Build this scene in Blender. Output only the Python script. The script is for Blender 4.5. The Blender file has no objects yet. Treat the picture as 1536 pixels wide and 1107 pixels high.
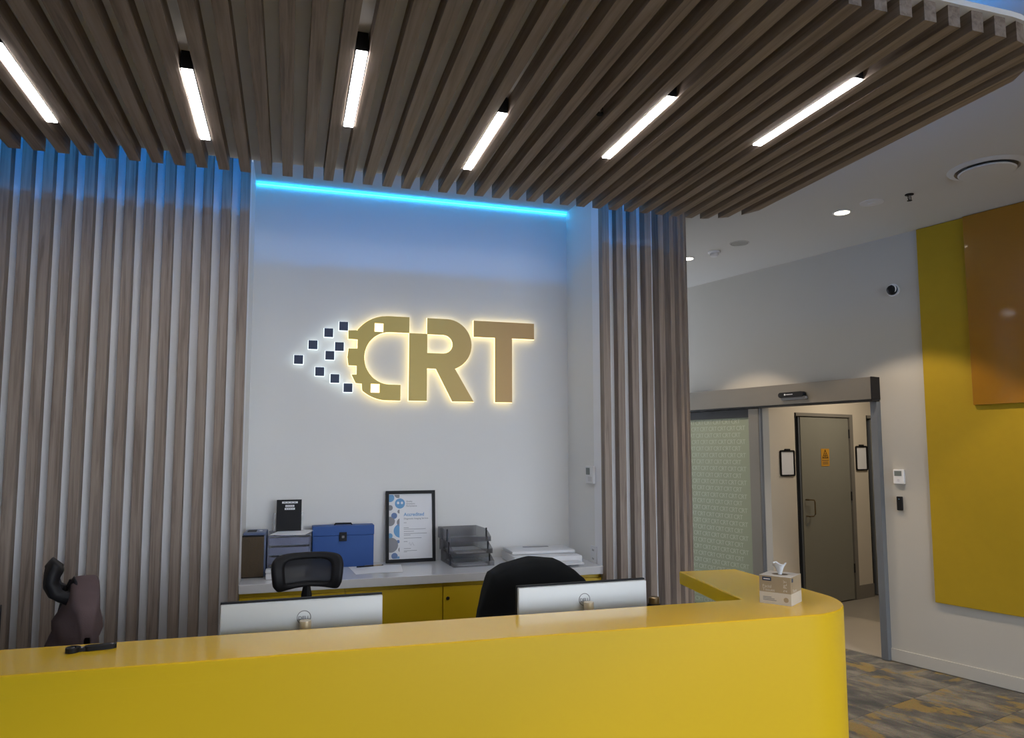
import bpy, bmesh, math, random
from mathutils import Vector, Matrix
random.seed(7)
R = math.radians
scene = bpy.context.scene
C = scene.collection

# ------------------------------------------------------------------ camera, world, exposure
CAM_H = 1.68
yaw, pit, rol = 0.297685, 0.088387, -0.001914
fw = Vector((math.sin(yaw)*math.cos(pit), math.cos(yaw)*math.cos(pit), math.sin(pit)))
r0 = Vector((math.cos(yaw), -math.sin(yaw), 0)); u0 = r0.cross(fw)
rt = r0*math.cos(rol)+u0*math.sin(rol); up = u0*math.cos(rol)-r0*math.sin(rol)
cam = bpy.data.cameras.new('camera'); camo = bpy.data.objects.new('camera', cam); C.objects.link(camo)
cam.sensor_width = 36; cam.sensor_fit = 'HORIZONTAL'; cam.lens = 1088.22/1536*36; cam.shift_y = (577.9-553.5)/1536
cam.clip_start = 0.05
camo.matrix_world = Matrix(((rt.x, up.x, -fw.x, 0), (rt.y, up.y, -fw.y, 0), (rt.z, up.z, -fw.z, CAM_H), (0, 0, 0, 1)))
scene.camera = camo

world = bpy.data.worlds.new('daylight'); scene.world = world; world.use_nodes = True
bg = world.node_tree.nodes['Background']; bg.inputs[0].default_value = (0.80, 0.88, 1.0, 1); bg.inputs[1].default_value = 8.0
vs = scene.view_settings
vs.view_transform = 'Standard'; vs.look = 'None'; vs.gamma = 1; vs.use_curve_mapping = False; vs.exposure = 0.0

# ------------------------------------------------------------------ materials
def mat(name, col, rough=0.5, metal=0.0, coat=0.0, emit=None, estr=0.0, vary=0.0, vscale=8.0, bump=0.0, bscale=200.0, alpha=1.0, spec=0.5, trans=0.0, ior=1.45):
    m = bpy.data.materials.new(name); m.use_nodes = True
    nt = m.node_tree; b = nt.nodes['Principled BSDF']
    b.inputs['Base Color'].default_value = (*col, 1); b.inputs['Roughness'].default_value = rough
    b.inputs['Metallic'].default_value = metal; b.inputs['Coat Weight'].default_value = coat
    b.inputs['Coat Roughness'].default_value = 0.06; b.inputs['Specular IOR Level'].default_value = spec
    b.inputs['Alpha'].default_value = alpha; b.inputs['Transmission Weight'].default_value = trans; b.inputs['IOR'].default_value = ior
    if emit: b.inputs['Emission Color'].default_value = (*emit, 1); b.inputs['Emission Strength'].default_value = estr
    tc = nt.nodes.new('ShaderNodeTexCoord')
    if vary > 0:
        n = nt.nodes.new('ShaderNodeTexNoise'); n.inputs['Scale'].default_value = vscale; n.inputs['Detail'].default_value = 5
        nt.links.new(tc.outputs['Object'], n.inputs['Vector'])
        mx = nt.nodes.new('ShaderNodeMix'); mx.data_type = 'RGBA'
        mx.inputs['A'].default_value = (*[c*(1-vary) for c in col], 1); mx.inputs['B'].default_value = (*[min(1, c*(1+vary)) for c in col], 1)
        nt.links.new(n.outputs['Fac'], mx.inputs['Factor']); nt.links.new(mx.outputs['Result'], b.inputs['Base Color'])
    if bump > 0:
        n2 = nt.nodes.new('ShaderNodeTexNoise'); n2.inputs['Scale'].default_value = bscale; n2.inputs['Detail'].default_value = 3
        nt.links.new(tc.outputs['Object'], n2.inputs['Vector'])
        bp = nt.nodes.new('ShaderNodeBump'); bp.inputs['Strength'].default_value = bump; bp.inputs['Distance'].default_value = 0.002
        nt.links.new(n2.outputs['Fac'], bp.inputs['Height']); nt.links.new(bp.outputs['Normal'], b.inputs['Normal'])
    return m

def wood_mat(name, dark, mid, light):
    m = bpy.data.materials.new(name); m.use_nodes = True; nt = m.node_tree; b = nt.nodes['Principled BSDF']
    b.inputs['Roughness'].default_value = 0.55; b.inputs['Specular IOR Level'].default_value = 0.35
    tc = nt.nodes.new('ShaderNodeTexCoord'); oi = nt.nodes.new('ShaderNodeObjectInfo')
    off = nt.nodes.new('ShaderNodeVectorMath'); off.operation = 'ADD'
    cm = nt.nodes.new('ShaderNodeCombineXYZ'); ml = nt.nodes.new('ShaderNodeMath'); ml.operation = 'MULTIPLY'; ml.inputs[1].default_value = 37.0
    nt.links.new(oi.outputs['Random'], ml.inputs[0])
    for k in 'XYZ': nt.links.new(ml.outputs[0], cm.inputs[k])
    nt.links.new(tc.outputs['Object'], off.inputs[0]); nt.links.new(cm.outputs[0], off.inputs[1])
    mp = nt.nodes.new('ShaderNodeMapping'); mp.inputs['Scale'].default_value = (42, 42, 1.7)
    nt.links.new(off.outputs[0], mp.inputs['Vector'])
    n = nt.nodes.new('ShaderNodeTexNoise'); n.inputs['Scale'].default_value = 1.0; n.inputs['Detail'].default_value = 6; n.inputs['Roughness'].default_value = 0.62; n.inputs['Distortion'].default_value = 0.6
    nt.links.new(mp.outputs[0], n.inputs['Vector'])
    cr = nt.nodes.new('ShaderNodeValToRGB'); e = cr.color_ramp.elements
    e[0].position = 0.3; e[0].color = (*dark, 1); e[1].position = 0.72; e[1].color = (*light, 1); k = e.new(0.5); k.color = (*mid, 1)
    nt.links.new(n.outputs['Fac'], cr.inputs['Fac']); nt.links.new(cr.outputs['Color'], b.inputs['Base Color'])
    bp = nt.nodes.new('ShaderNodeBump'); bp.inputs['Strength'].default_value = 0.15; bp.inputs['Distance'].default_value = 0.001
    nt.links.new(n.outputs['Fac'], bp.inputs['Height']); nt.links.new(bp.outputs['Normal'], b.inputs['Normal'])
    return m

def carpet_mat():
    m = bpy.data.materials.new('carpet'); m.use_nodes = True; nt = m.node_tree; b = nt.nodes['Principled BSDF']
    b.inputs['Roughness'].default_value = 0.95; b.inputs['Specular IOR Level'].default_value = 0.1
    tc = nt.nodes.new('ShaderNodeTexCoord'); oi = nt.nodes.new('ShaderNodeObjectInfo')
    ml = nt.nodes.new('ShaderNodeMath'); ml.operation = 'MULTIPLY'; ml.inputs[1].default_value = 91.0; nt.links.new(oi.outputs['Random'], ml.inputs[0])
    cm = nt.nodes.new('ShaderNodeCombineXYZ')
    for k in 'XYZ': nt.links.new(ml.outputs[0], cm.inputs[k])
    off = nt.nodes.new('ShaderNodeVectorMath'); off.operation = 'ADD'
    nt.links.new(tc.outputs['Object'], off.inputs[0]); nt.links.new(cm.outputs[0], off.inputs[1])
    def noise(sc, scale3, det):
        mp = nt.nodes.new('ShaderNodeMapping'); mp.inputs['Scale'].default_value = scale3; nt.links.new(off.outputs[0], mp.inputs['Vector'])
        n = nt.nodes.new('ShaderNodeTexNoise'); n.inputs['Scale'].default_value = sc; n.inputs['Detail'].default_value = det; n.inputs['Roughness'].default_value = 0.6
        nt.links.new(mp.outputs[0], n.inputs['Vector']); return n
    n1 = noise(3.2, (1.0, 1.9, 1), 6); n2 = noise(2.6, (1.0, 2.0, 1), 6); n3 = noise(160, (1, 1, 1), 2)
    cr = nt.nodes.new('ShaderNodeValToRGB'); e = cr.color_ramp.elements
    e[0].position = 0.33; e[0].color = (0.070, 0.072, 0.072, 1); e[1].position = 0.64; e[1].color = (0.205, 0.19, 0.16, 1)
    k = e.new(0.47); k.color = (0.105, 0.102, 0.096, 1)
    nt.links.new(n1.outputs['Fac'], cr.inputs['Fac'])
    cr2 = nt.nodes.new('ShaderNodeValToRGB'); e = cr2.color_ramp.elements
    e[0].position = 0.535; e[0].color = (0, 0, 0, 1); e[1].position = 0.60; e[1].color = (0.75, 0.75, 0.75, 1)
    nt.links.new(n2.outputs['Fac'], cr2.inputs['Fac'])
    mx = nt.nodes.new('ShaderNodeMix'); mx.data_type = 'RGBA'; mx.inputs['B'].default_value = (0.255, 0.18, 0.06, 1)
    nt.links.new(cr2.outputs['Color'], mx.inputs['Factor']); nt.links.new(cr.outputs['Color'], mx.inputs['A'])
    mx2 = nt.nodes.new('ShaderNodeMix'); mx2.data_type = 'RGBA'; mx2.blend_type = 'OVERLAY'; mx2.inputs['Factor'].default_value = 0.55
    nt.links.new(mx.outputs['Result'], mx2.inputs['A']); nt.links.new(n3.outputs['Color'], mx2.inputs['B'])
    nt.links.new(mx2.outputs['Result'], b.inputs['Base Color'])
    bp = nt.nodes.new('ShaderNodeBump'); bp.inputs['Strength'].default_value = 0.5; bp.inputs['Distance'].default_value = 0.003
    nt.links.new(n3.outputs['Fac'], bp.inputs['Height']); nt.links.new(bp.outputs['Normal'], b.inputs['Normal'])
    return m

def glow(name, col, strength):
    m = bpy.data.materials.new(name); m.use_nodes = True; nt = m.node_tree; nt.nodes.remove(nt.nodes['Principled BSDF'])
    e = nt.nodes.new('ShaderNodeEmission'); e.inputs[0].default_value = (*col, 1); e.inputs[1].default_value = strength
    nt.links.new(e.outputs[0], nt.nodes['Material Output'].inputs[0]); return m

M = dict(
    wall=mat('white_paint', (0.74, 0.74, 0.725), 0.6, bump=0.08, bscale=90, vary=0.015, vscale=3),
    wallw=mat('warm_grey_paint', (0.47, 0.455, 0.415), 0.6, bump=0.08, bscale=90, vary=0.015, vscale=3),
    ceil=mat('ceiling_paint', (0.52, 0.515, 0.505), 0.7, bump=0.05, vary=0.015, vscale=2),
    wood=wood_mat('oak_slat', (0.148, 0.113, 0.094), (0.255, 0.205, 0.172), (0.340, 0.281, 0.243)),
    back=mat('grey_backing', (0.82, 0.83, 0.86), 0.6, vary=0.03),
    yellow=mat('yellow_laminate', (0.72, 0.49, 0.012), 0.35, coat=0.0, vary=0.02, vscale=2, spec=0.5),
    yellowtop=mat('yellow_solid_surface', (0.74, 0.47, 0.015), 0.24, coat=0.35, vary=0.02, vscale=3),
    yellowcab=mat('yellow_cabinet', (0.62, 0.42, 0.01), 0.4, vary=0.02),
    felt_y=mat('yellow_panel', (0.375, 0.25, 0.002), 0.75, bump=0.3, bscale=400, vary=0.06, vscale=14),
    orange=mat('orange_panel', (0.30, 0.135, 0.004), 0.30, coat=0.5, vary=0.04, vscale=10),
    stone=mat('white_benchtop', (0.70, 0.71, 0.73), 0.18, coat=0.4, vary=0.02, vscale=40),
    alum=mat('grey_aluminium', (0.215, 0.20, 0.175), 0.42, metal=0.55, vary=0.03),
    alumd=mat('dark_aluminium', (0.035, 0.036, 0.038), 0.45, metal=0.5, vary=0.03),
    alumb=mat('blue_grey_frame', (0.16, 0.175, 0.195), 0.45, metal=0.3, vary=0.03),
    black=mat('black_plastic', (0.010, 0.010, 0.012), 0.5, vary=0.1, spec=0.25),
    blackfab=mat('black_fabric', (0.010, 0.011, 0.012), 0.9, bump=0.4, bscale=300, vary=0.3, vscale=6, spec=0.2),
    doorg=mat('grey_door_paint', (0.25, 0.245, 0.205), 0.5, vary=0.03),
    doorf=mat('door_frame_paint', (0.22, 0.205, 0.18), 0.5, vary=0.03),
    corr=mat('corridor_paint', (0.66, 0.60, 0.50), 0.65, vary=0.02),
    vinyl=mat('beige_vinyl', (0.36, 0.325, 0.275), 0.28, vary=0.06, vscale=5),
    skirtg=mat('grey_skirting', (0.23, 0.21, 0.185), 0.5, vary=0.03),
    film=mat('green_film_glass', (0.25, 0.285, 0.205), 0.28, vary=0.04, vscale=6),
    filmp=mat('film_print', (0.40, 0.43, 0.345), 0.35, vary=0.04),
    gold=None, navy=mat('navy_face', (0.030, 0.048, 0.105), 0.45, vary=0.05),
    glw=glow('warm_halo', (1.0, 0.80, 0.38), 2.7), glc=glow('cool_halo', (0.82, 0.95, 1.0), 1.9),
    led=glow('blue_led', (0.0, 0.30, 1.0), 56.0), ledtape=glow('blue_led_tape', (0.02, 0.44, 1.0), 15.0), lin=glow('linear_lens', (1.0, 0.95, 0.92), 52.0),
    dl=glow('downlight_lens', (1.0, 0.88, 0.70), 14.0), panel=glow('added_corridor_glow', (1.0, 0.86, 0.68), 19.0),
    white=mat('white_plastic', (0.72, 0.73, 0.75), 0.4, vary=0.02), offw=mat('off_white_plastic', (0.60, 0.60, 0.62), 0.45, vary=0.02),
    paper=mat('white_paper', (0.78, 0.79, 0.82), 0.7, vary=0.015), lcd=mat('lcd_grey', (0.16, 0.19, 0.19), 0.3, vary=0.03),
    silver=mat('monitor_silver', (0.62, 0.645, 0.655), 0.35, metal=0.25, vary=0.02), riser=mat('riser_metal', (0.72, 0.62, 0.46), 0.3, metal=0.55, vary=0.03),
    blue=mat('blue_board', (0.018, 0.080, 0.30), 0.5, vary=0.06, vscale=20), bluegrey=mat('blue_grey_shell', (0.10, 0.13, 0.23), 0.4, vary=0.03),
    brown=mat('brown_grille', (0.15, 0.105, 0.06), 0.6, vary=0.1), clear=None, smoke=None,
    mauve=mat('mauve_knit', (0.105, 0.075, 0.078), 0.95, bump=0.5, bscale=350, vary=0.12, vscale=9, spec=0.15),
    chrome=mat('chrome', (0.6, 0.6, 0.6), 0.2, metal=1.0, vary=0.02), tan=mat('tan_card', (0.36, 0.29, 0.20), 0.6, vary=0.03),
    tanl=mat('pale_card', (0.60, 0.56, 0.50), 0.6, vary=0.02), tissue=mat('tissue', (0.80, 0.84, 0.88), 0.9, vary=0.03),
    orsign=mat('orange_sign', (0.60, 0.30, 0.03), 0.5, vary=0.04), brass=mat('brass_hook', (0.30, 0.22, 0.12), 0.35, metal=0.9, vary=0.03),
    certb=mat('print_blue', (0.16, 0.36, 0.62), 0.6, vary=0.05), certg=mat('print_grey', (0.27, 0.27, 0.29), 0.6, vary=0.05), certd=mat('print_slate', (0.14, 0.22, 0.42), 0.6, vary=0.05),
    ink=mat('grey_ink', (0.20, 0.21, 0.24), 0.7, vary=0.05), carpet=carpet_mat(), grey=mat('grey_plastic', (0.22, 0.22, 0.23), 0.5, vary=0.04),
    cgrey=mat('ceiling_grille', (0.30, 0.30, 0.285), 0.6, vary=0.03), desk=mat('desk_laminate', (0.76, 0.76, 0.75), 0.4, vary=0.02),
    shadeblack=mat('painted_shade_black', (0.01, 0.01, 0.01), 0.8, vary=0.1),  # black that stands in for shade inside the door gaps
)
def see_through(name, col, mixf, rough=0.15):
    m = bpy.data.materials.new(name); m.use_nodes = True; nt = m.node_tree; b = nt.nodes['Principled BSDF']
    b.inputs['Base Color'].default_value = (*col, 1); b.inputs['Roughness'].default_value = rough
    tr = nt.nodes.new('ShaderNodeBsdfTransparent'); mx = nt.nodes.new('ShaderNodeMixShader'); mx.inputs[0].default_value = mixf
    nt.links.new(tr.outputs[0], mx.inputs[1]); nt.links.new(b.outputs[0], mx.inputs[2]); nt.links.new(mx.outputs[0], nt.nodes['Material Output'].inputs[0])
    return m
M['clear'] = see_through('clear_blue_plastic', (0.28, 0.31, 0.45), 0.55)
M['smoke'] = see_through('smoke_plastic', (0.11, 0.11, 0.13), 0.42)
M['net'] = see_through('chair_netting', (0.016, 0.016, 0.018), 0.92, 0.9)
M['acrylic'] = see_through('clear_acrylic', (0.7, 0.72, 0.75), 0.35)

def gold_mat():
    m = bpy.data.materials.new('brushed_gold'); m.use_nodes = True; nt = m.node_tree; b = nt.nodes['Principled BSDF']
    b.inputs['Roughness'].default_value = 0.5; b.inputs['Metallic'].default_value = 0.25
    tc = nt.nodes.new('ShaderNodeTexCoord'); sp = nt.nodes.new('ShaderNodeSeparateXYZ'); nt.links.new(tc.outputs['Object'], sp.inputs[0])
    mr = nt.nodes.new('ShaderNodeMapRange'); mr.inputs['From Min'].default_value = -0.55; mr.inputs['From Max'].default_value = 0.65
    nt.links.new(sp.outputs['X'], mr.inputs['Value'])
    cr = nt.nodes.new('ShaderNodeValToRGB'); e = cr.color_ramp.elements   # base colour fades from olive gold to bronze across the sign
    e[0].color = (0.54, 0.42, 0.12, 1); e[1].color = (0.50, 0.315, 0.13, 1); k = e.new(0.5); k.color = (0.54, 0.41, 0.135, 1)
    nt.links.new(mr.outputs[0], cr.inputs[0]); nt.links.new(cr.outputs[0], b.inputs['Base Color']); return m
M['gold'] = gold_mat()

# ------------------------------------------------------------------ builders
def link(name, me, m, parent=None, loc=(0, 0, 0), rot=(0, 0, 0)):
    o = bpy.data.objects.new(name, me); C.objects.link(o)
    if m is not None and not me.materials: me.materials.append(m)
    o.location = loc; o.rotation_euler = rot
    if parent: o.parent = parent
    return o
def tag(o, label, cat, group=None, kind=None):
    o['label'] = label; o['category'] = cat
    if group: o['group'] = group
    if kind: o['kind'] = kind
    return o
def thing(name, label, cat, loc=(0, 0, 0), rz=0.0, group=None, kind=None):
    o = bpy.data.objects.new(name, None); C.objects.link(o); o.location = loc; o.rotation_euler = (0, 0, rz); o.empty_display_size = 0.1
    return tag(o, label, cat, group, kind)

class MB:
    def __init__(s): s.bm = bmesh.new(); s.sm = False
    def box(s, x0, x1, y0, y1, z0, z1, bev=0.0, seg=2, mtx=None):
        t = bmesh.new(); bmesh.ops.create_cube(t, size=1)
        for v in t.verts: v.co = Vector(((x0+x1)/2+v.co.x*(x1-x0), (y0+y1)/2+v.co.y*(y1-y0), (z0+z1)/2+v.co.z*(z1-z0)))
        if bev > 0: bmesh.ops.bevel(t, geom=t.edges[:], offset=bev, segments=seg, profile=0.6, affect='EDGES', clamp_overlap=True)
        return s._add(t, mtx)
    def _add(s, t, mtx=None):
        if mtx is not None: bmesh.ops.transform(t, matrix=mtx, verts=t.verts[:])
        me = bpy.data.meshes.new('tmp'); t.to_mesh(me); t.free(); s.bm.from_mesh(me); bpy.data.meshes.remove(me); return s
    def prism(s, pts, a0, a1, axis='z', bev=0.0, mtx=None):
        t = bmesh.new()
        def P(p, a):
            return (p[0], p[1], a) if axis == 'z' else ((p[0], a, p[1]) if axis == 'y' else (a, p[0], p[1]))
        lo = [t.verts.new(P(p, a0)) for p in pts]; hi = [t.verts.new(P(p, a1)) for p in pts]
        t.faces.new(lo[::-1]); t.faces.new(hi); n = len(pts)
        for i in range(n): t.faces.new((lo[i], lo[(i+1) % n], hi[(i+1) % n], hi[i]))
        bmesh.ops.recalc_face_normals(t, faces=t.faces[:])
        if bev > 0:
            es = [e for e in t.edges if all(f.normal.dot(Vector(P((0, 0), 1.0))) > 0.9 or abs(f.normal.dot(Vector(P((0, 0), 1.0)))) < 0.1 for f in e.link_faces) and any(abs(f.normal.dot(Vector(P((0, 0), 1.0)))) > 0.9 for f in e.link_faces)]
            bmesh.ops.bevel(t, geom=es, offset=bev, segments=1, profile=0.5, affect='EDGES', clamp_overlap=True)
        return s._add(t, mtx)
    def cyl(s, c, r, h, axis='z', seg=24, r2=None, mtx=None):
        t = bmesh.new(); bmesh.ops.create_cone(t, cap_ends=True, segments=seg, radius1=r, radius2=r if r2 is None else r2, depth=h)
        bmesh.ops.translate(t, vec=(0, 0, h/2), verts=t.verts[:])
        m = Matrix.Translation(c) @ {'z': Matrix(), 'y': Matrix.Rotation(-math.pi/2, 4, 'X'), 'x': Matrix.Rotation(math.pi/2, 4, 'Y')}[axis]
        bmesh.ops.transform(t, matrix=m, verts=t.verts[:]); return s._add(t, mtx)
    def ball(s, c, r, sc=(1, 1, 1), seg=20):
        t = bmesh.new(); bmesh.ops.create_uvsphere(t, u_segments=seg, v_segments=seg//2, radius=r)
        bmesh.ops.transform(t, matrix=Matrix.Translation(c) @ Matrix.Diagonal((*sc, 1)), verts=t.verts[:]); return s._add(t)
    def tube(s, pts, r, seg=10, closed=False):
        t = bmesh.new(); rings = []; n = len(pts); pts = [Vector(p) for p in pts]
        rr = r if isinstance(r, (list, tuple)) else [r]*n
        ref = Vector((0.13, 0.31, 0.94))
        for i, p in enumerate(pts):
            a = pts[(i-1) % n] if (closed or i > 0) else p; b = pts[(i+1) % n] if (closed or i < n-1) else p
            d = (b-a).normalized(); x = d.cross(ref).normalized(); y = d.cross(x)
            rings.append([t.verts.new(p+x*math.cos(k*2*math.pi/seg)*rr[i]+y*math.sin(k*2*math.pi/seg)*rr[i]) for k in range(seg)])
        for i in range(n if closed else n-1):
            A, B = rings[i], rings[(i+1) % n]
            for k in range(seg): t.faces.new((A[k], A[(k+1) % seg], B[(k+1) % seg], B[k]))
        if not closed: t.faces.new(rings[0][::-1]); t.faces.new(rings[-1])
        bmesh.ops.recalc_face_normals(t, faces=t.faces[:]); return s._add(t)
    def lathe(s, prof, c=(0, 0, 0), seg=28):
        t = bmesh.new(); rings = []
        for r, z in prof: rings.append([t.verts.new((c[0]+r*math.cos(k*2*math.pi/seg), c[1]+r*math.sin(k*2*math.pi/seg), c[2]+z)) for k in range(seg)])
        for A, B in zip(rings, rings[1:]):
            for k in range(seg): t.faces.new((A[k], A[(k+1) % seg], B[(k+1) % seg], B[k]))
        bmesh.ops.recalc_face_normals(t, faces=t.faces[:]); return s._add(t)
    def smooth(s): s.sm = True; return s
    def mesh(s, name):
        me = bpy.data.meshes.new(name); s.bm.to_mesh(me); s.bm.free()
        if s.sm:
            for p in me.polygons: p.use_smooth = True
            me.set_sharp_from_angle(angle=R(24))
        return me
    def obj(s, name, m, parent=None, loc=(0, 0, 0), rot=(0, 0, 0)): return link(name, s.mesh(name), m, parent, loc, rot)

def rrect(x0, x1, y0, y1, r, n=6):
    out = []
    for cx, cy, a0 in ((x1-r, y1-r, 0), (x0+r, y1-r, 90), (x0+r, y0+r, 180), (x1-r, y0+r, 270)):
        for i in range(n+1): a = R(a0+90*i/n); out.append((cx+r*math.cos(a), cy+r*math.sin(a)))
    return out

def curve_mesh(name, loops, depth):
    """flat outline with holes, extruded by depth along local z (0..depth)"""
    cu = bpy.data.curves.new(name, 'CURVE'); cu.dimensions = '2D'; cu.fill_mode = 'BOTH'; cu.extrude = depth/2
    for lp in loops:
        sp = cu.splines.new('POLY'); sp.points.add(len(lp)-1); sp.use_cyclic_u = True
        for p, q in zip(sp.points, lp): p.co = (q[0], q[1], 0, 1)
    o = bpy.data.objects.new('tmp', cu); C.objects.link(o)
    me = bpy.data.meshes.new_from_object(o.evaluated_get(bpy.context.evaluated_depsgraph_get())); me.name = name
    bpy.data.objects.remove(o); bpy.data.curves.remove(cu)
    me.transform(Matrix.Translation((0, 0, depth/2))); return me
def text_mesh(txt, size, depth=0.0004, align='CENTER', bold=0.0, spacing=1.0):
    cu = bpy.data.curves.new('t', 'FONT'); cu.body = txt; cu.size = size; cu.extrude = depth; cu.align_x = align; cu.align_y = 'CENTER'; cu.offset = bold; cu.resolution_u = 3; cu.space_character = spacing
    o = bpy.data.objects.new('tmp', cu); C.objects.link(o)
    me = bpy.data.meshes.new_from_object(o.evaluated_get(bpy.context.evaluated_depsgraph_get()))
    bpy.data.objects.remove(o); bpy.data.curves.remove(cu); return me
FRONT = (math.pi/2, 0, 0)      # local xy plane stood up, facing -y

# ------------------------------------------------------------------ dimensions
CEIL = 3.42
YG, YB = 4.40, 4.99            # slatted wall plane, recessed sign wall
RX0, RX1 = -0.250, 1.962       # recess sides
P0 = Vector((4.650, 4.814, 0)); WROT = R(-74.454)      # door wall: local x = -s, y = t (behind), z
def W(name, label, cat, **k): return thing(name, label, cat, (P0.x, P0.y, 0), WROT, **k)
def wworld(s, t, z): 
    return Vector((P0.x-0.26796*s+0.96343*t, P0.y+0.96343*s+0.26796*t, z))

# ------------------------------------------------------------------ setting: floor and ceiling
fl = MB().box(-3.2, 7.5, -5.5, 9.0, -0.12, -0.006).obj('floor', M['carpet'])
tag(fl, 'grey and ochre carpet tiled floor of the lobby', 'floor', kind='structure')
tile_me = MB().box(-0.2468, 0.2468, -0.2468, 0.2468, -0.006, 0.0, bev=0.0015, seg=1).mesh('carpet_tile'); tile_me.materials.append(M['carpet'])
TS = 0.4955
for i in range(-9, 6):
    for j in range(0, 10):
        s0 = -0.578+TS*i; t1 = -0.742+TS*2-TS*j
        sc, tcn = s0+TS/2, t1-TS/2
        p = wworld(sc, tcn, 0)
        if p.y > 5.9 or p.y < 0.2 or p.x < 1.4: continue
        if t1 > 0.13 and tcn > -0.01:
            continue
        o = link('carpet_tile', tile_me, None, fl, (p.x, p.y, 0.0), (0, 0, WROT + (0 if (i+j) % 2 else math.pi)))
        if t1 > 0.01:      # tile cut against the skirting
            cut = MB().box(-0.2468, 0.2468, -0.2468, 0.2468-t1, -0.006, 0.0).mesh('carpet_tile'); cut.materials.append(M['carpet']); o.data = cut
            o.rotation_euler = (0, 0, WROT)
gr = MB().box(-30, 40, -45, -5.5, -0.2, -0.05).obj('paving_added', mat('paving', (0.34, 0.335, 0.325), 0.9, vary=0.1, vscale=2))  # ground added out of view: blocks sky light from below, bounces some upward
tag(gr, 'unseen grey paving added outside to control light reaching the ceiling', 'ground', kind='structure')
ce = MB().box(-3.2, 7.5, -5.5, YG, CEIL, CEIL+0.15).box(2.805, 7.5, YG, 9.0, CEIL, CEIL+0.15).box(RX0, 2.805, YG, YB+0.15, 3.462, CEIL+0.15).obj('ceiling', M['ceil'])
tag(ce, 'white flat ceiling of the lobby', 'ceiling', kind='structure')

# ------------------------------------------------------------------ slatted feature walls and recess
SL_D, SL_W = 0.062, 0.050
def slat_mesh(z0, z1):
    me = MB().box(-SL_W/2, SL_W/2, -SL_D, 0, z0, z1, bev=0.0018, seg=1).mesh('slat'); me.materials.append(M['wood']); return me
wl = MB().box(-3.2, RX0, YG, YG+0.15, 0, CEIL).obj('wall_left_slatted', M['back'])
tag(wl, 'grey wall clad with upright brown timber slats, beside the sign recess', 'wall', kind='structure')
sme = slat_mesh(0.0, CEIL)
for k in range(30):
    link('slat', sme, None, wl, (RX0-SL_W/2-k*0.0995, YG, 0))
xa, RA, p_, c0 = 2.23, 0.575, 0.1025, 1.985
arc = [(RX1, YG), (xa, YG)]+[(xa+RA*math.sin(R(a)), YG+RA-RA*math.cos(R(a))) for a in range(6, 91, 6)]+[(xa+RA, 8.8), (xa+RA-0.12, 8.8)]
arc += [(xa+(RA-0.12)*math.sin(R(a)), YG+RA-(RA-0.12)*math.cos(R(a))) for a in range(90, -1, -6)]+[(RX1, YG+0.12)]
wr = MB().prism(arc, 0, CEIL).smooth().obj('wall_right_slatted', M['back'])
tag(wr, 'curved wall end clad with upright brown timber slats', 'wall', kind='structure')
for j in range(13):
    c = c0+j*p_; s = c-xa
    if s < 0: loc, a = (c, YG, 0), 0
    else:
        a = s/RA
        if a > math.pi/2: loc, a = (xa+RA, YG+RA+(s-RA*math.pi/2), 0), math.pi/2
        else: loc = (xa+RA*math.sin(a), YG+RA-RA*math.cos(a), 0)
    link('slat', sme, None, wr, loc, (0, 0, a))
wb = MB().box(RX0-0.12, RX1+0.12, YB, YB+0.15, 0, 3.462).box(RX0-0.12, RX0, YG+0.15, YB, 0, 3.462).box(RX1, RX1+0.12, YG+0.12, YB, 0, 3.462).obj('wall_back', M['wall'])
tag(wb, 'white recessed wall behind the reception carrying the sign', 'wall', kind='structure')
wlf = MB().box(-3.32, -3.2, -5.5, YG, 0, CEIL).obj('wall_left_added', M['wall'])  # unseen wall added to close off light from the left
tag(wlf, 'unseen white side wall added to keep light off the left of the lobby', 'wall', kind='structure')
wfr = MB().box(-3.2, 0.8, -4.6, -4.5, 0, CEIL).box(0.8, 7.5, -4.6, -4.5, 3.0, CEIL).obj('wall_front_added', M['wall'])  # added behind the camera; opening placed to aim daylight at the counter
tag(wfr, 'unseen front wall added with an opening shaped to send daylight onto the counter', 'wall', kind='structure')
t = MB().box(RX0+0.005, RX1-0.005, YB-0.012, YB-0.004, 3.444, 3.448).obj('led_strip', M['ledtape'])
tag(t, 'blue LED strip along the top of the recessed sign wall', 'led strip')

# ------------------------------------------------------------------ canopy of timber slats
CZ, SH = 3.08, 0.0715
CX1, CY0, CY1, RB, RF = 2.628, 1.766, 3.797, 0.33, 0.30
CX0 = -2.6
def yb(x, g=0.0):
    x = min(x, CX1); c = CX1-RB
    return CY1+g if x < c else CY1+g-RB+math.sqrt(max(0, RB*RB-(x-c)**2))
def yf(x, g=0.0):
    x = min(x, CX1); c = CX1-RF
    return CY0-g if x < c else CY0-g+RF-math.sqrt(max(0, RF*RF-(x-c)**2))
can = thing('slatted_canopy', 'dropped ceiling canopy of parallel brown timber slats with rounded corners', 'ceiling canopy', (0, 0, CZ))
def outline(g, n=10):
    pts = [(CX0, CY0-g)]
    pts += [(CX1-RF+(RF+g)*math.sin(R(90*i/n)), CY0+RF-(RF+g)*math.cos(R(90*i/n))) for i in range(n+1)]
    pts += [(CX1-RB+(RB+g)*math.cos(R(90*i/n)), CY1-RB+(RB+g)*math.sin(R(90*i/n))) for i in range(n+1)]
    return pts+[(CX0, CY1+g)]
MB().prism(outline(0.012), SH, SH+0.02).smooth().obj('backing_panel', M['back'], can)
MB().prism(outline(-0.26), SH+0.02, CEIL-CZ).smooth().obj('hanging_core', M['wall'], can)
bmt = bmesh.new()
o1 = outline(-0.256)
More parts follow.
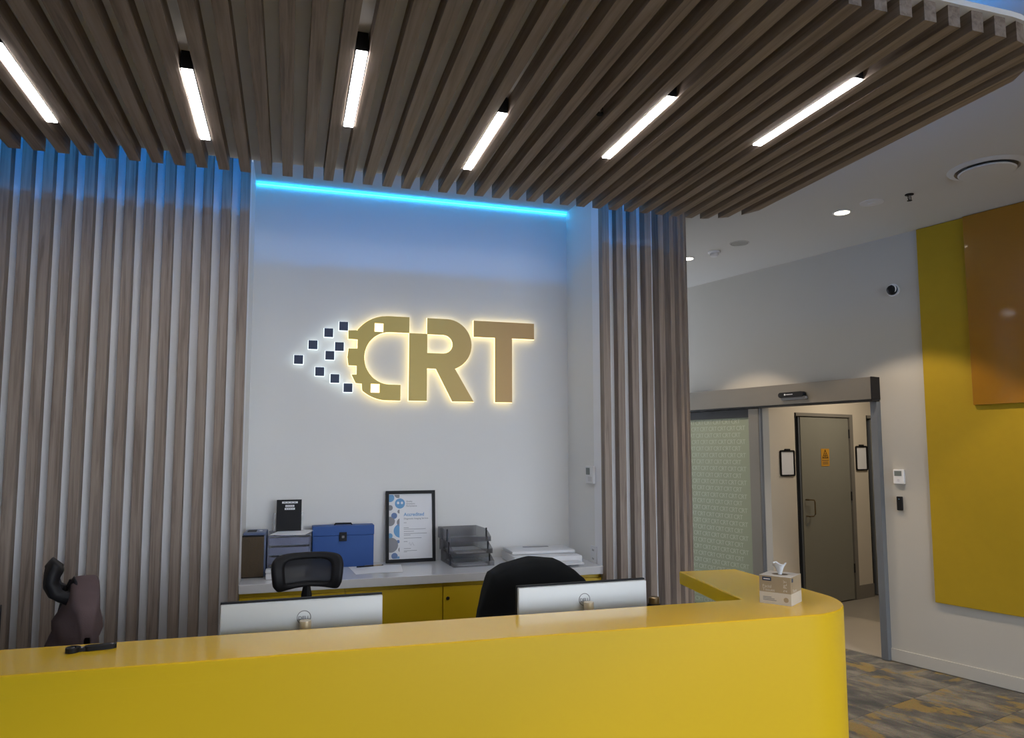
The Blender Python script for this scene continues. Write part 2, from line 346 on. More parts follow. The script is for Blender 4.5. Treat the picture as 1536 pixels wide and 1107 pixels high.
for za, zb_ in ((0.142, 0.156),):
    vs_ = [(bmt.verts.new((p[0], p[1], za)), bmt.verts.new((p[0], p[1], zb_))) for p in o1]
    for a, b in zip(vs_, vs_[1:]): bmt.faces.new((a[0], b[0], b[1], a[1]))
lm = bpy.data.meshes.new('led_strip'); bmt.to_mesh(lm); bmt.free(); link('led_strip', lm, M['led'], can)
SP, X0 = 0.10116, -0.165
CW = 0.0495
std = None
for k in range(-24, 28):
    xa_, xb_ = X0+k*SP, X0+k*SP+CW
    if xb_ > CX1-0.001: xb_ = CX1-0.001
    ym = (CY0+CY1)/2
    straight = xb_ < CX1-max(RB, RF)
    if straight and std: me = std
    else:
        f0, f1, b0, b1 = yf(xa_), yf(xb_), yb(xa_), yb(xb_); w2 = (xb_-xa_)/2
        bm = bmesh.new(); vv = []
        for x, f, b in ((-w2, f0, b0), (w2, f1, b1)):
            for (yy, zz) in ((f, 0), (b, 0), (b, SH), (f, SH)): vv.append(bm.verts.new((x, zz, -(yy-ym))))
        for q in ((0, 1, 2, 3), (7, 6, 5, 4), (0, 4, 5, 1), (1, 5, 6, 2), (2, 6, 7, 3), (3, 7, 4, 0)): bm.faces.new([vv[i] for i in q])
        bmesh.ops.recalc_face_normals(bm, faces=bm.faces[:]); me = bpy.data.meshes.new('slat'); bm.to_mesh(me); bm.free(); me.materials.append(M['wood'])
        if straight: std = me
    link('slat', me, None, can, ((xa_+xb_)/2, ym, 0), (math.pi/2, 0, 0))

# linear lights between the slats
for gx, ya, yb2 in ((-1.0, 2.80, 3.435), (-0.395, 2.80, 3.435), (0.212, 2.49, 3.115), (0.816, 2.80, 3.435), (1.424, 2.47, 3.105), (2.031, 2.137, 2.77)):
    k = round((gx+0.0208-X0-CW-(SP-CW)/2)/SP); cx = X0+k*SP+CW+(SP-CW)/2
    t = thing('linear_light', 'slim black linear light glowing white between the canopy slats', 'ceiling light', (cx, ya, CZ), group='linear lights in the slatted canopy')
    MB().box(-0.021, 0.021, 0, yb2-ya, 0.002, SH-0.001).obj('housing', M['black'], t)
    MB().box(-0.0195, 0.0195, 0.003, yb2-ya-0.003, -0.003, 0.002).obj('lens', M['lin'], t)
def sprinkler(loc, label, drop, er=0.028):
    t = thing('sprinkler_head', label, 'sprinkler', loc)
    MB().lathe([(0.0, -0.0005), (er, -0.0005), (er, -0.005), (0.012, -0.008), (0.0, -0.008)]).smooth().obj('escutcheon', M['black'], t)
    MB().cyl((0, 0, -drop), 0.006, drop, seg=12).obj('body', M['chrome'], t)
    MB().tube([(-0.012, 0, -0.012), (-0.014, 0, -0.03), (-0.004, 0, -0.042)], 0.0022, 6).tube([(0.012, 0, -0.012), (0.014, 0, -0.03), (0.004, 0, -0.042)], 0.0022, 6).obj('frame_arms', M['black'], t)
    MB().cyl((0, 0, -0.046), 0.016, 0.003, seg=16).obj('deflector', M['black'], t)
sprinkler((1.238, 2.745, CZ+SH), 'small sprinkler head hanging between the canopy slats', 0.045, 0.020)
sprinkler((4.031, 3.832, CEIL), 'small dark sprinkler head on the white ceiling', 0.045)

# ------------------------------------------------------------------ door wall on the right
OS0, OS1, OH = 0.0, 1.22, 2.085
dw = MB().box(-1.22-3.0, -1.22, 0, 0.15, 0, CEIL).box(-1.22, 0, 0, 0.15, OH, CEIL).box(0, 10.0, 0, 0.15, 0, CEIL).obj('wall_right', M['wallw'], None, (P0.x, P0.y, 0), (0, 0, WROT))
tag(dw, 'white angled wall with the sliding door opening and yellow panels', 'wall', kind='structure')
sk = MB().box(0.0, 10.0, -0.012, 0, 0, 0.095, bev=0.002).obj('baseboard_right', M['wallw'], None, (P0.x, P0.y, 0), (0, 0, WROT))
tag(sk, 'white skirting board below the yellow wall panel', 'baseboard', kind='structure')
pn = MB().box(0.372, 9.5, -0.022, -0.001, 0.517, CEIL-0.004, bev=0.002).obj('acoustic_panel', M['felt_y'], None, (P0.x, P0.y, 0), (0, 0, WROT))
tag(pn, 'large yellow wall panel reaching up to the ceiling', 'wall panel')
po = MB().box(0.732, 9.5, -0.046, -0.023, 2.0, CEIL-0.004, bev=0.002).obj('acoustic_panel', M['orange'], None, (P0.x, P0.y, 0), (0, 0, WROT))
tag(po, 'glossy orange wall panel mounted over the yellow one', 'wall panel')

# sliding door: header, post, leaf
h = W('door_header', 'grey metal sliding door header box above the doorway', 'door header')
MB().box(-2.4, -0.006, -0.12, -0.001, 2.085, 2.268, bev=0.003).obj('cover', M['alum'], h)
MB().box(-2.4, -0.006, -0.105, -0.001, 2.070, 2.0845).obj('track', M['alumd'], h)
MB().box(-0.005, 0.004, -0.122, -0.001, 2.083, 2.27, bev=0.002).obj('end_cap', M['black'], h)
t = W('motion_sensor', 'black rounded motion sensor on the door header', 'sensor')
MB().prism(rrect(-0.865, -0.605, 2.143, 2.190, 0.022), -0.165, -0.1215, axis='y').smooth().obj('housing', M['black'], t)
MB().prism(rrect(-0.850, -0.590, 2.120, 2.150, 0.012), -0.150, -0.1215, axis='y').smooth().obj('lower_window', M['grey'], t)
MB().box(-0.800, -0.786, -0.1665, -0.1651, 2.162, 2.176).obj('mark', M['white'], t)
MB().box(-0.780, -0.712, -0.1658, -0.1651, 2.166, 2.172).obj('mark', M['offw'], t)
ps = W('door_post', 'blue grey metal post at the edge of the doorway', 'door frame')
MB().box(-0.058, -0.001, -0.052, 0.149, 0.0, 2.068, bev=0.003).obj('post', M['alumb'], ps)
MB().box(-0.0592, -0.0582, -0.03, 0.02, 0.93, 1.03).obj('strike_plate', M['black'], ps)
MB().cyl((-0.0595, -0.005, 0.985), 0.008, 0.004, axis='x', seg=12).obj('strike_button', M['chrome'], ps, (-0.004, 0, 0))
lf = W('sliding_door', 'sliding glass door leaf with green patterned privacy film', 'door')
LS0, LS1, LT0, LT1 = 1.165, 2.36, -0.075, -0.035
MB().box(-LS0-0.115, -LS0, LT0, LT1, 0.01, 2.066, bev=0.002).box(-LS1, -LS1+0.1, LT0, LT1, 0.01, 2.066, bev=0.002).obj('stile', M['alum'], lf)
MB().box(-LS1+0.1, -LS0-0.115, LT0+0.002, LT1-0.002, 0.01, 0.11).box(-LS1+0.1, -LS0-0.115, LT0+0.002, LT1-0.002, 1.985, 2.066).obj('rail', M['alumd'], lf)
MB().box(-LS1+0.1, -LS0-0.115, -0.060, -0.050, 0.11, 1.985).obj('glass_pane', M['film'], lf)
MB().box(-LS0, -LS0+0.022, LT0+0.006, LT1-0.006, 0.01, 2.066).obj('edge_seal', M['alumb'], lf)
tm = text_mesh('CRT', 0.062, 0.0003, spacing=0.88)
bm = bmesh.new()
for r_ in range(28):
    for c_ in range(9):
        x = -LS0-0.115-0.05-0.118*c_-(0.059 if r_ % 2 else 0)
        if x-0.055 < -LS1+0.1 or x+0.055 > -LS0-0.113: continue
        tmp = tm.copy(); tmp.transform(Matrix.Translation((x, -0.0606, 1.95-0.0665*r_)) @ Matrix.Rotation(math.pi/2, 4, 'X')); bm.from_mesh(tmp); bpy.data.meshes.remove(tmp)
pm = bpy.data.meshes.new('printed_pattern'); bm.to_mesh(pm); bm.free()
o = link('printed_pattern', pm, M['filmp'], lf); o['kind'] = 'stuff'

# wall devices
def wbox(name, label, cat, s, z, w, h_, d, m, back=0.0):
    return thing(name, label, cat, wworld(s, -back, z), WROT)
t = wbox('thermostat', 'white wall thermostat with dark screen beside the doorway', 'thermostat', -0.135, 1.458, 0, 0, 0, None)
MB().box(-0.043, 0.043, -0.024, -0.001, -0.058, 0.058, bev=0.005).obj('case', M['white'], t)
MB().box(-0.032, 0.026, -0.0255, -0.0242, 0.006, 0.046).obj('screen', M['lcd'], t)
MB().cyl((0.0, -0.027, -0.028), 0.011, 0.003, axis='y', seg=16).obj('button', M['offw'], t)
t = wbox('card_reader', 'small black card reader below the wall thermostat', 'card reader', -0.130, 1.246, 0, 0, 0, None)
MB().box(-0.022, 0.022, -0.022, -0.001, -0.055, 0.055, bev=0.006).obj('case', M['black'], t)
MB().box(-0.004, 0.004, -0.0232, -0.0222, 0.032, 0.037).obj('indicator', M['certb'], t)
t = wbox('security_camera', 'white dome security camera with black eye on the wall', 'security camera', -0.166, 2.966, 0, 0, 0, None)
MB().cyl((0, -0.03, 0), 0.052, 0.029, axis='y', seg=28, r2=0.045).smooth().obj('base', M['white'], t, (0, 0, 0))
MB().ball((0, -0.038, 0), 0.042).smooth().obj('eyeball', M['black'], t)
MB().tube([(0.034*math.cos(a), -0.05, 0.034*math.sin(a)+0.004) for a in [R(i) for i in range(-60, 80, 10)]], 0.008, 8).smooth().obj('hood', M['white'], t)

# ceiling devices
def dlight(x, y, label, power=112):
    t = thing('downlight', label, 'ceiling light', (x, y, CEIL), group='recessed downlights in the white ceiling')
    MB().lathe([(0.052, -0.0005), (0.066, -0.001), (0.066, -0.004), (0.055, -0.006), (0.050, -0.001)]).smooth().obj('trim_ring', M['white'], t)
    MB().cyl((0, 0, -0.0025), 0.051, 0.002, seg=24).obj('lens', M['dl'], t)
    L = bpy.data.lights.new('downlight_lamp', 'SPOT'); L.energy = power; L.color = (1.0, 0.80, 0.58); L.spot_size = R(88); L.spot_blend = 0.22; L.shadow_soft_size = 0.04
    lo = bpy.data.objects.new('downlight_lamp', L); C.objects.link(lo); lo.location = (0, 0, -0.012); lo.parent = t
for x_, y_, lb in ((3.864, 4.279, 'round glowing downlight between the dark sprinkler head and the doorway'), (3.45, 5.761, 'round glowing downlight beside the smoke detector'), (4.28, 2.80, 'round glowing downlight above the orange wall panel')): dlight(x_, y_, lb)
for q in ((0.75, 0.75), (2.3, 0.6), (0.75, -0.9), (2.3, -0.9)): dlight(*q, 'unseen round downlight added in the lobby ceiling to brighten the counter', power=85)  # four extra lamps added out of view to light the counter front
t = thing('ceiling_diffuser', 'large round white air diffuser in the ceiling', 'air vent', (4.114, 3.322, CEIL))
MB().lathe([(0.165, 0), (0.215, -0.001), (0.205, -0.006), (0.175, -0.014), (0.165, 0.0)], seg=40).smooth().obj('rim', M['ceil'], t)
MB().cyl((0, 0, -0.0015), 0.165, 0.001, seg=40).obj('duct_throat', M['grey'], t)
MB().lathe([(0, -0.018), (0.150, -0.018), (0.158, -0.024), (0.150, -0.030), (0, -0.034)], seg=40).smooth().obj('disc', M['ceil'], t)
MB().cyl((0, 0, -0.019), 0.02, 0.018, seg=12).obj('stem', M['grey'], t)
t = thing('ceiling_speaker', 'faint white round plate in the ceiling near the dark sprinkler head', 'ceiling speaker', (3.91, 4.04, CEIL))
MB().lathe([(0, -0.007), (0.062, -0.006), (0.078, -0.003), (0.080, 0)], seg=32).smooth().obj('plate', M['offw'], t)
MB().lathe([(0, -0.011), (0.022, -0.0105), (0.024, -0.0069), (0.0, -0.0069)], seg=20).smooth().obj('centre_cap', M['offw'], t)
t = thing('ceiling_speaker', 'flat grey round speaker grille in the ceiling', 'ceiling speaker', (3.612, 5.193, CEIL))
MB().lathe([(0, -0.005), (0.066, -0.005), (0.072, 0)], seg=32).smooth().obj('grille', M['cgrey'], t)
MB().lathe([(0.072, -0.0005), (0.080, -0.0005), (0.079, -0.004), (0.072, -0.005), (0.072, -0.0005)], seg=32).smooth().obj('rim', M['ceil'], t)
t = thing('smoke_detector', 'small white smoke detector standing proud of the ceiling', 'smoke detector', (3.558, 5.492, CEIL))
MB().lathe([(0, 0), (0.052, 0), (0.052, -0.012), (0.044, -0.016), (0, -0.016)], seg=24).smooth().obj('base', M['white'], t)
MB().lathe([(0.036, -0.0161), (0.036, -0.034), (0.028, -0.044), (0, -0.046)], seg=24).smooth().obj('chamber', M['offw'], t)

# ------------------------------------------------------------------ corridor seen through the doorway
CS = 1.52
cf = MB().box(-1.62, 1.2, 0.0, 5.2, -0.02, 0.001).obj('floor_corridor', M['vinyl'], None, (P0.x, P0.y, 0), (0, 0, WROT))
tag(cf, 'shiny beige vinyl floor of the corridor beyond the doorway', 'floor', kind='structure')
D0, D1, DH = 0.955, 1.99, 2.07        # main grey door frame in t
E0 = 2.275
cw = MB().box(-CS-0.1, -CS, 0.15, D0, 0, 2.9).box(-CS-0.1, -CS, D0, D1, DH, 2.9).box(-CS-0.1, -CS, D1, E0, 0, 2.9).box(-CS-0.1, -CS, E0, E0+1.0, DH, 2.9).box(-CS-0.1, -CS, E0+1.0, 5.2, 0, 2.9).obj('wall_corridor', M['corr'], None, (P0.x, P0.y, 0), (0, 0, WROT))
tag(cw, 'beige corridor wall beyond the doorway', 'wall', kind='structure')
ce2 = MB().box(-CS-0.1, 1.2, 5.2, 5.3, 0, 2.9).box(1.2, 1.3, 0.15, 5.3, 0, 2.9).obj('wall_corridor_end', M['corr'], None, (P0.x, P0.y, 0), (0, 0, WROT))
tag(ce2, 'far beige corridor walls beyond the doorway', 'wall', kind='structure')
cc = MB().box(-CS-0.1, 1.3, 0.15, 5.3, 2.7, 2.8).obj('ceiling_corridor', M['ceil'], None, (P0.x, P0.y, 0), (0, 0, WROT))
tag(cc, 'white ceiling of the corridor beyond the doorway', 'ceiling', kind='structure')
t = W('added_corridor_light', 'unseen square light added to brighten the corridor', 'ceiling light')  # lamp added out of view to brighten the corridor
MB().box(-0.9, -0.3, 1.2, 1.8, 2.685, 2.699).obj('frame', M['white'], t); MB().box(-0.87, -0.33, 1.23, 1.77, 2.681, 2.685).obj('diffuser', M['panel'], t)
for (a, b, nm, lb) in ((D0, D1, 'door_1', 'grey door with orange warning sign beyond the doorway'), (E0, E0+1.0, 'door_2', 'second grey door further along the beige corridor')):
    d = W(nm, lb, 'door', kind='structure')
    MB().box(-CS-0.1, -CS+0.012, b-0.06, b, 0, DH).box(-CS-0.1, -CS+0.012, a+0.012, b-0.06, DH-0.035, DH).obj('door_frame', M['doorf'], d)
    MB().box(-CS-0.1, -CS+0.004, a, a+0.012, 0, DH).obj('painted_gap_shade', M['shadeblack'], d)  # black strip paints in the shade at the door's edge
    MB().box(-CS-0.045, -CS-0.012, a+0.075, a+0.1, 0.012, DH-0.042).obj('leaf_edge', M['alumb'], d)
    MB().box(-CS-0.11, -CS-0.10, a, b, 0, DH).obj('rebate_shade', M['shadeblack'], d)  # black sheet paints in the shade behind the leaf
    MB().box(-CS-0.05, -CS-0.004, a+0.10, b-0.068, 0.012, DH-0.042, bev=0.002).obj('door_leaf', M['doorg'], d)
    for z in (0.35, 1.15, 1.85):
        MB().cyl((-CS+0.004, b-0.066, z-0.05), 0.008, 0.1, seg=10).obj('hinge', M['alumd'], d)
    if nm == 'door_1':
        MB().tube([(-CS-0.004, 1.105, 1.14), (-CS+0.04, 1.105, 1.14), (-CS+0.05, 1.17, 1.135), (-CS+0.05, 1.185, 1.12), (-CS+0.05, 1.185, 0.985), (-CS+0.045, 1.165, 0.965), (-CS+0.04, 1.105, 0.965), (-CS-0.004, 1.105, 0.965)], 0.007, 8).smooth().obj('pull_handle', M['brass'], d)
        sg = MB().box(-CS-0.0035, -CS-0.001, 1.40, 1.545, 1.492, 1.683).obj('warning_sign', M['orsign'], d)
        q = curve_mesh('warning_triangle', [[(-0.055, -0.045), (0.055, -0.045), (0, 0.055)], [(-0.040, -0.036), (0.040, -0.036), (0, 0.037)]], 0.0008)
        RS = (math.pi/2, 0, math.pi/2)
        link('warning_triangle', q, M['black'], sg, (-CS-0.0009, 1.4725, 1.622), RS)
        tre = MB().cyl((0, 0, 0), 0.006, 0.0008, seg=12)
        for a_ in (90, 210, 330):
            ppp = [(0.009*math.cos(R(a_-28)), 0.009*math.sin(R(a_-28))), (0.023*math.cos(R(a_-28)), 0.023*math.sin(R(a_-28))), (0.023*math.cos(R(a_+28)), 0.023*math.sin(R(a_+28))), (0.009*math.cos(R(a_+28)), 0.009*math.sin(R(a_+28)))]
            tre.prism(ppp, 0, 0.0008)
        tre.obj('trefoil', M['black'], sg, (-CS-0.0009, 1.4725, 1.608), RS)
        MB().box(-CS-0.0009, -CS-0.0003, 1.412, 1.533, 1.552, 1.560).obj('text_line', M['brown'], sg)
        for zz in (1.538, 1.526, 1.514): MB().box(-CS-0.0009, -CS-0.0003, 1.425, 1.520, zz-0.003, zz+0.003).obj('text_line', M['brown'], sg)
b2 = MB().box(-CS, -CS+0.012, 0.15, D0-0.001, 0, 0.15).box(-CS, -CS+0.012, D1+0.001, E0-0.001, 0, 0.15).obj('baseboard_corridor', M['skirtg'], None, (P0.x, P0.y, 0), (0, 0, WROT))
tag(b2, 'grey vinyl skirting along the corridor wall', 'baseboard', kind='structure')
for (a, b, z0, z1, lb) in ((0.685, 0.925, 1.395, 1.668, 'white sheet in black rounded holder left of the warning sign door'), (2.03, 2.255, 1.432, 1.715, 'white sheet in black rounded holder between the two grey doors')):
    t = W('wall_clipboard', lb, 'clipboard')
    t.location = wworld(CS, (a+b)/2, z0); hw, hh = (b-a)/2, z1-z0
    q = curve_mesh('frame', [rrect(-hw, hw, 0, hh, 0.022), rrect(-hw+0.017, hw-0.017, 0.017, hh-0.017, 0.010)], 0.012)
    RS = (math.pi/2, 0, math.pi/2)
    link('frame', q, M['black'], t, (0.002, 0, 0), RS)
    MB().box(0.002, 0.006, -hw+0.01, hw-0.01, 0.01, hh-0.01).obj('sheet', M['paper'], t)
    MB().prism(rrect(-0.04, 0.04, hh-0.006, hh+0.014, 0.008), 0.002, 0.018, axis='x').smooth().obj('clip', M['black'], t)

# ------------------------------------------------------------------ illuminated sign
KS = 4.945/4.86
sg = thing('illuminated_sign', 'backlit wall sign with gold letters CRT and small navy squares', 'sign', (0.86*KS, YB, 1.68+(2.29-1.68)*KS))
def sp_(p): return ((p[0]-0.86)*KS, (p[1]-2.29)*KS)
def arcp(cx, cz, rx, rz, a0, a1, n=18): return [(cx+rx*math.cos(R(a0+(a1-a0)*i/n)), cz+rz*math.sin(R(a0+(a1-a0)*i/n))) for i in range(n+1)]
Cout = [(0.763, 2.577), (0.62, 2.577)]+arcp(0.62, 2.293, 0.264, 0.284, 100, 140, 8)
Cout += [(0.424, 2.471), (0.359, 2.468), (0.360, 2.412), (0.420, 2.411), (0.420, 2.349), (0.362, 2.347), (0.356, 2.291), (0.363, 2.236), (0.417, 2.234), (0.417, 2.176), (0.385, 2.174), (0.412, 2.119), (0.452, 2.116), (0.454, 2.079)]
Cout += arcp(0.62, 2.293, 0.264, 0.285, 232, 268, 8)+[(0.64, 2.008), (0.708, 2.008), (0.708, 2.115), (0.635, 2.115)]+arcp(0.635, 2.292, 0.170, 0.177, 268, 92, 24)+[(0.635, 2.469), (0.763, 2.469)]
sq = lambda x, z, s=0.059: [(x, z), (x+s, z), (x+s, z+s), (x, z+s)]
Chol = [sq(0.530, 2.467), sq(0.510, 2.058)]
Rout = [(0.7635, 2.468), (0.886, 2.468), (0.886, 2.577), (1.02, 2.577)]+arcp(1.02, 2.4, 0.177, 0.177, 88, -70, 22)+[(1.213, 2.009), (1.063, 2.009), (0.948, 2.231), (0.886, 2.231), (0.886, 2.009), (0.7635, 2.009)]
Rhol = [[(0.886, 2.467), (0.993, 2.467)]+arcp(0.995, 2.402, 0.069, 0.065, 88, -88, 14)+[(0.993, 2.337), (0.886, 2.337)]]
Rhol = [[(x+(0.0006 if x < 0.887 else 0), z-0.0006*(z > 2.46)) for x, z in Rhol[0]]]
Tout = [(1.213, 2.576), (1.656, 2.576), (1.656, 2.463), (1.491, 2.463), (1.491, 2.009), (1.368, 2.009), (1.368, 2.463), (1.213, 2.463)]
def grow(lp, g):
    n = len(lp); A = sum(lp[i][0]*lp[(i+1) % n][1]-lp[(i+1) % n][0]*lp[i][1] for i in range(n)); sgn = 1 if A > 0 else -1
    out = []
    for i in range(n):
        p, c, q = Vector(lp[i-1]), Vector(lp[i]), Vector(lp[(i+1) % n])
        d1, d2 = (c-p).normalized(), (q-c).normalized(); n1, n2 = Vector((d1.y, -d1.x))*sgn, Vector((d2.y, -d2.x))*sgn
        m = n1+n2; l = m.length
        m = m/l if l > 1e-4 else n1
        k = g/max(0.45, m.dot(n1)); out.append((c.x+m.x*k, c.y+m.y*k))
    return out
def letter(name, outer, holes, face, halo, lab):
    o2 = [sp_(p) for p in outer]; h2 = [[sp_(p) for p in hh] for hh in holes]
    f = link(name, curve_mesh(name, [o2]+h2, 0.012), face, sg, (0, -0.036, 0), FRONT)
    f['label'] = lab
    link('backlight', curve_mesh('backlight', [grow(o2, 0.0026)]+[grow(hh, -0.0026) for hh in h2], 0.012), halo, f, (0, 0, -0.0145))
    return f
# FRONT rotation: local z points to -y, so the backlight sits behind the face
letter('letter', Cout, Chol, M['gold'], M['glw'], 'olive gold letter C with gear teeth and square holes')
letter('letter', Rout, Rhol, M['gold'], M['glw'], 'gold letter R')
letter('letter', Tout, [], M['gold'], M['glw'], 'bronze gold letter T')
for hx, hz in ((0.530, 2.467), (0.510, 2.058)):
    q = [sp_(p) for p in sq(hx+0.001, hz+0.001, 0.057)]
    link('lit_square', curve_mesh('lit_square', [q], 0.004), M['glw'], sg, (0, -0.022, 0), FRONT)
for x, z in ((0.328, 2.495), (0.233, 2.447), (0.135, 2.363), (0.047, 2.263), (0.303, 2.358), (0.243, 2.297), (0.181, 2.189), (0.278, 2.146), (0.363, 2.087)):
    a = 0.0285
    letter('square', [(x-a, z-a), (x+a, z-a), (x+a, z+a), (x-a, z+a)], [], M['navy'], M['glc'], 'small navy square')

# ------------------------------------------------------------------ credenza along the recess
BZ, BY = 0.93, 4.385
bt = MB().box(RX0+0.002, RX1-0.002, BY, YB-0.002, BZ-0.05, BZ, bev=0.003).obj('benchtop', M['stone'])
tag(bt, 'long white glossy benchtop across the sign recess', 'benchtop')
xs = [RX0+0.003, 0.335, 0.911, 1.487, RX1-0.005]
cabs = [('yellow cupboard below the benchtop, left end, under the brown grilled box', xs[0], xs[1]), ('yellow cupboard below the benchtop, under the blue file case', xs[1], xs[2]), ('yellow cupboard with round lock, under the smoky letter trays', xs[2], xs[3]), ('yellow cupboard below the benchtop, under the white printer', xs[3], xs[4])]
for lb, a, b in cabs:
    t = thing('cupboard', lb, 'cupboard', ((a+b)/2, BY+0.02, 0)); w = (b-a)/2-0.001
    MB().box(-w, w, 0.02, YB-BY-0.03, 0.0, BZ-0.051).obj('body', M['yellowcab'], t)
    d = MB().box(-w+0.002, w-0.002, 0.0, 0.0195, 0.1, BZ-0.075, bev=0.0015).obj('door', M['yellowcab'], t)
    lx = -w+0.03 if a > 0.2 else -w+0.15
    lk = MB().cyl((0, -0.005, 0), 0.011, 0.004, axis='y', seg=20).obj('lock', M['chrome'], d, (lx, 0, BZ-0.145))
    MB().cyl((lx, -0.0065, BZ-0.145), 0.0065, 0.0014, axis='y', seg=14).obj('keyhole', M['black'], d)

# grilled box (air purifier like) on the bench
t = thing('fan_heater', 'tall box with brown ribbed grille and blue grey shell', 'heater', (-0.186, 4.62, BZ), R(-2))
MB().box(-0.058, 0.070, 0.004, 0.20, 0, 0.262, bev=0.010).smooth().obj('shell', M['bluegrey'], t)
MB().box(-0.066, 0.060, -0.012, 0.004, 0.0, 0.245, bev=0.003).obj('grille_back', M['black'], t)
for i in range(18): MB().box(-0.061+i*0.0068, -0.0575+i*0.0068, -0.0155, -0.0121, 0.006, 0.238).obj('rib', M['brown'], t)
MB().box(-0.058, 0.070, -0.008, 0.01, 0.246, 0.262, bev=0.004).obj('top_lip', M['bluegrey'], t)
MB().box(-0.040, 0.012, 0.05, 0.13, 0.262, 0.266, bev=0.002).obj('control_pad', M['black'], t)
MB().cyl((0.035, 0.09, 0.262), 0.009, 0.003, seg=16).obj('button', M['white'], t)
# white flat box in front of drawers
t = thing('white_tray', 'low white rounded box in front of the clear drawers', 'box', (-0.01, 4.56, BZ))
MB().box(-0.10, 0.12, -0.05, 0.05, 0, 0.038, bev=0.008).smooth().obj('body', M['white'], t)
MB().box(-0.103, 0.123, -0.053, 0.053, 0.0385, 0.052, bev=0.006).smooth().obj('lid', M['white'], t)
# clear drawers
t = thing('drawer_unit', 'stack of clear blue plastic desk drawers on the benchtop', 'drawer unit', (0.018, 4.80, BZ))
MB().box(-0.125, -0.119, -0.15, 0.15, 0, 0.235).box(0.119, 0.125, -0.15, 0.15, 0, 0.235).box(-0.119, 0.119, -0.15, 0.15, 0.231, 0.235).obj('case', M['clear'], t)
for i in range(4):
    d = MB().box(-0.117, 0.117, -0.148, -0.143, 0.006+i*0.057, 0.052+i*0.057, bev=0.002).box(-0.117, 0.117, -0.143, 0.14, 0.006+i*0.057, 0.010+i*0.057).obj('drawer', M['clear'], t)
    MB().box(-0.05, 0.05, -0.152, -0.1485, 0.020+i*0.057, 0.030+i*0.057).obj('pull', M['clear'], d)
    MB().box(-0.105, 0.105, -0.135, 0.13, 0.011+i*0.057, 0.022+i*0.057).obj('papers', M['paper'], d)
for i, (rz, dx, lb) in enumerate(((9, 0.0, 'loose white sheet lying on the clear drawers'), (-14, 0.02, 'second loose sheet askew on the clear drawers'))):
    o = MB().box(-0.105, 0.105, -0.14, 0.14, 0, 0.002).obj('paper_sheet', M['paper'] if i else M['clear'], None, (0.018+dx, 4.79, BZ+0.2355+i*0.0022), (R(0), 0, R(rz))); tag(o, lb, 'paper', 'loose sheets on the clear drawers')
t = thing('sign_stand', 'black upright folder with white labels standing on the clear drawers', 'folder', (0.012, 4.86, BZ+0.240))
MB().box(-0.076, 0.076, 0.0, 0.018, 0.0, 0.196, mtx=Matrix.Rotation(R(-6), 4, 'X')).obj('board', M['black'], t)
MB().box(-0.092, 0.088, 0.022, 0.026, 0.0, 0.115, mtx=Matrix.Rotation(R(-6), 4, 'X')).obj('holder', M['acrylic'], t)
mt = Matrix.Rotation(R(-6), 4, 'X')
for (w, z, s) in ((0.048, 0.178, 'OUTSTANDING'), (0.027, 0.156, 'IN TRAY'), (0.031, 0.138, 'REPORTS')):
    q = MB().box(-w+0.004, w+0.004, -0.0012, -0.0002, z-0.006, z+0.006, mtx=mt).obj('label_strip', M['paper'], t)
    v = mt @ Vector((0.004, -0.0013, z)); 
    for i in range(4): MB().box(-w*0.8+i*w*0.42+0.004, -w*0.8+i*w*0.42+w*0.3+0.004, -0.0016, -0.0012, z-0.002, z+0.002, mtx=mt).obj('print', M['ink'], q)
# blue expanding file case
t = thing('file_case', 'blue expanding file case with black clasp and handle', 'file case', (0.352, 4.855, BZ))
MB().box(-0.193, 0.193, 0.0, 0.11, 0, 0.20, bev=0.003).obj('body', M['blue'], t)
MB().box(-0.195, 0.195, -0.003, 0.113, 0.2005, 0.262, bev=0.004).obj('lid', M['blue'], t)
MB().box(-0.028, 0.020, -0.010, -0.0032, 0.165, 0.222, bev=0.003).obj('clasp', M['black'], t)
MB().box(-0.012, 0.004, -0.014, -0.0101, 0.185, 0.200, bev=0.002).obj('latch', M['grey'], t)
MB().tube([(-0.055, 0.055, 0.262), (-0.05, 0.055, 0.271), (0.05, 0.055, 0.271), (0.055, 0.055, 0.262)], 0.006, 8).smooth().obj('handle', M['black'], t)
# papers and pens before the frame
for i, (x, y, rz, lb) in enumerate(((0.50, 4.70, 4, 'sheet of paper lying on the benchtop before the blue case'), (0.60, 4.69, -6, 'sheet of paper lying before the framed certificate'))):
    o = MB().box(-0.105, 0.105, -0.149, 0.149, 0, 0.0015).obj('paper_sheet', M['paper'], None, (x, y, BZ+0.0002+i*0.0017), (0, 0, R(rz))); tag(o, lb, 'paper')
t = thing('pen', 'dark pen lying on the papers by the blue case', 'pen', (0.50, 4.80, BZ+0.0075), R(12))
MB().cyl((-0.07, 0, 0), 0.0045, 0.11, axis='x', seg=10).obj('barrel', M['black'], t); MB().cyl((0.04, 0, 0), 0.0045, 0.03, axis='x', seg=10, r2=0.001).obj('tip', M['tan'], t)
t = thing('pen', 'tan pencil lying behind the dark pen', 'pencil', (0.535, 4.815, BZ+0.0075), R(3))
MB().cyl((-0.05, 0, 0), 0.004, 0.11, axis='x', seg=6).obj('shaft', M['tan'], t); MB().cyl((0.06, 0, 0), 0.004, 0.012, axis='x', seg=6, r2=0.0008).obj('tip', M['black'], t)
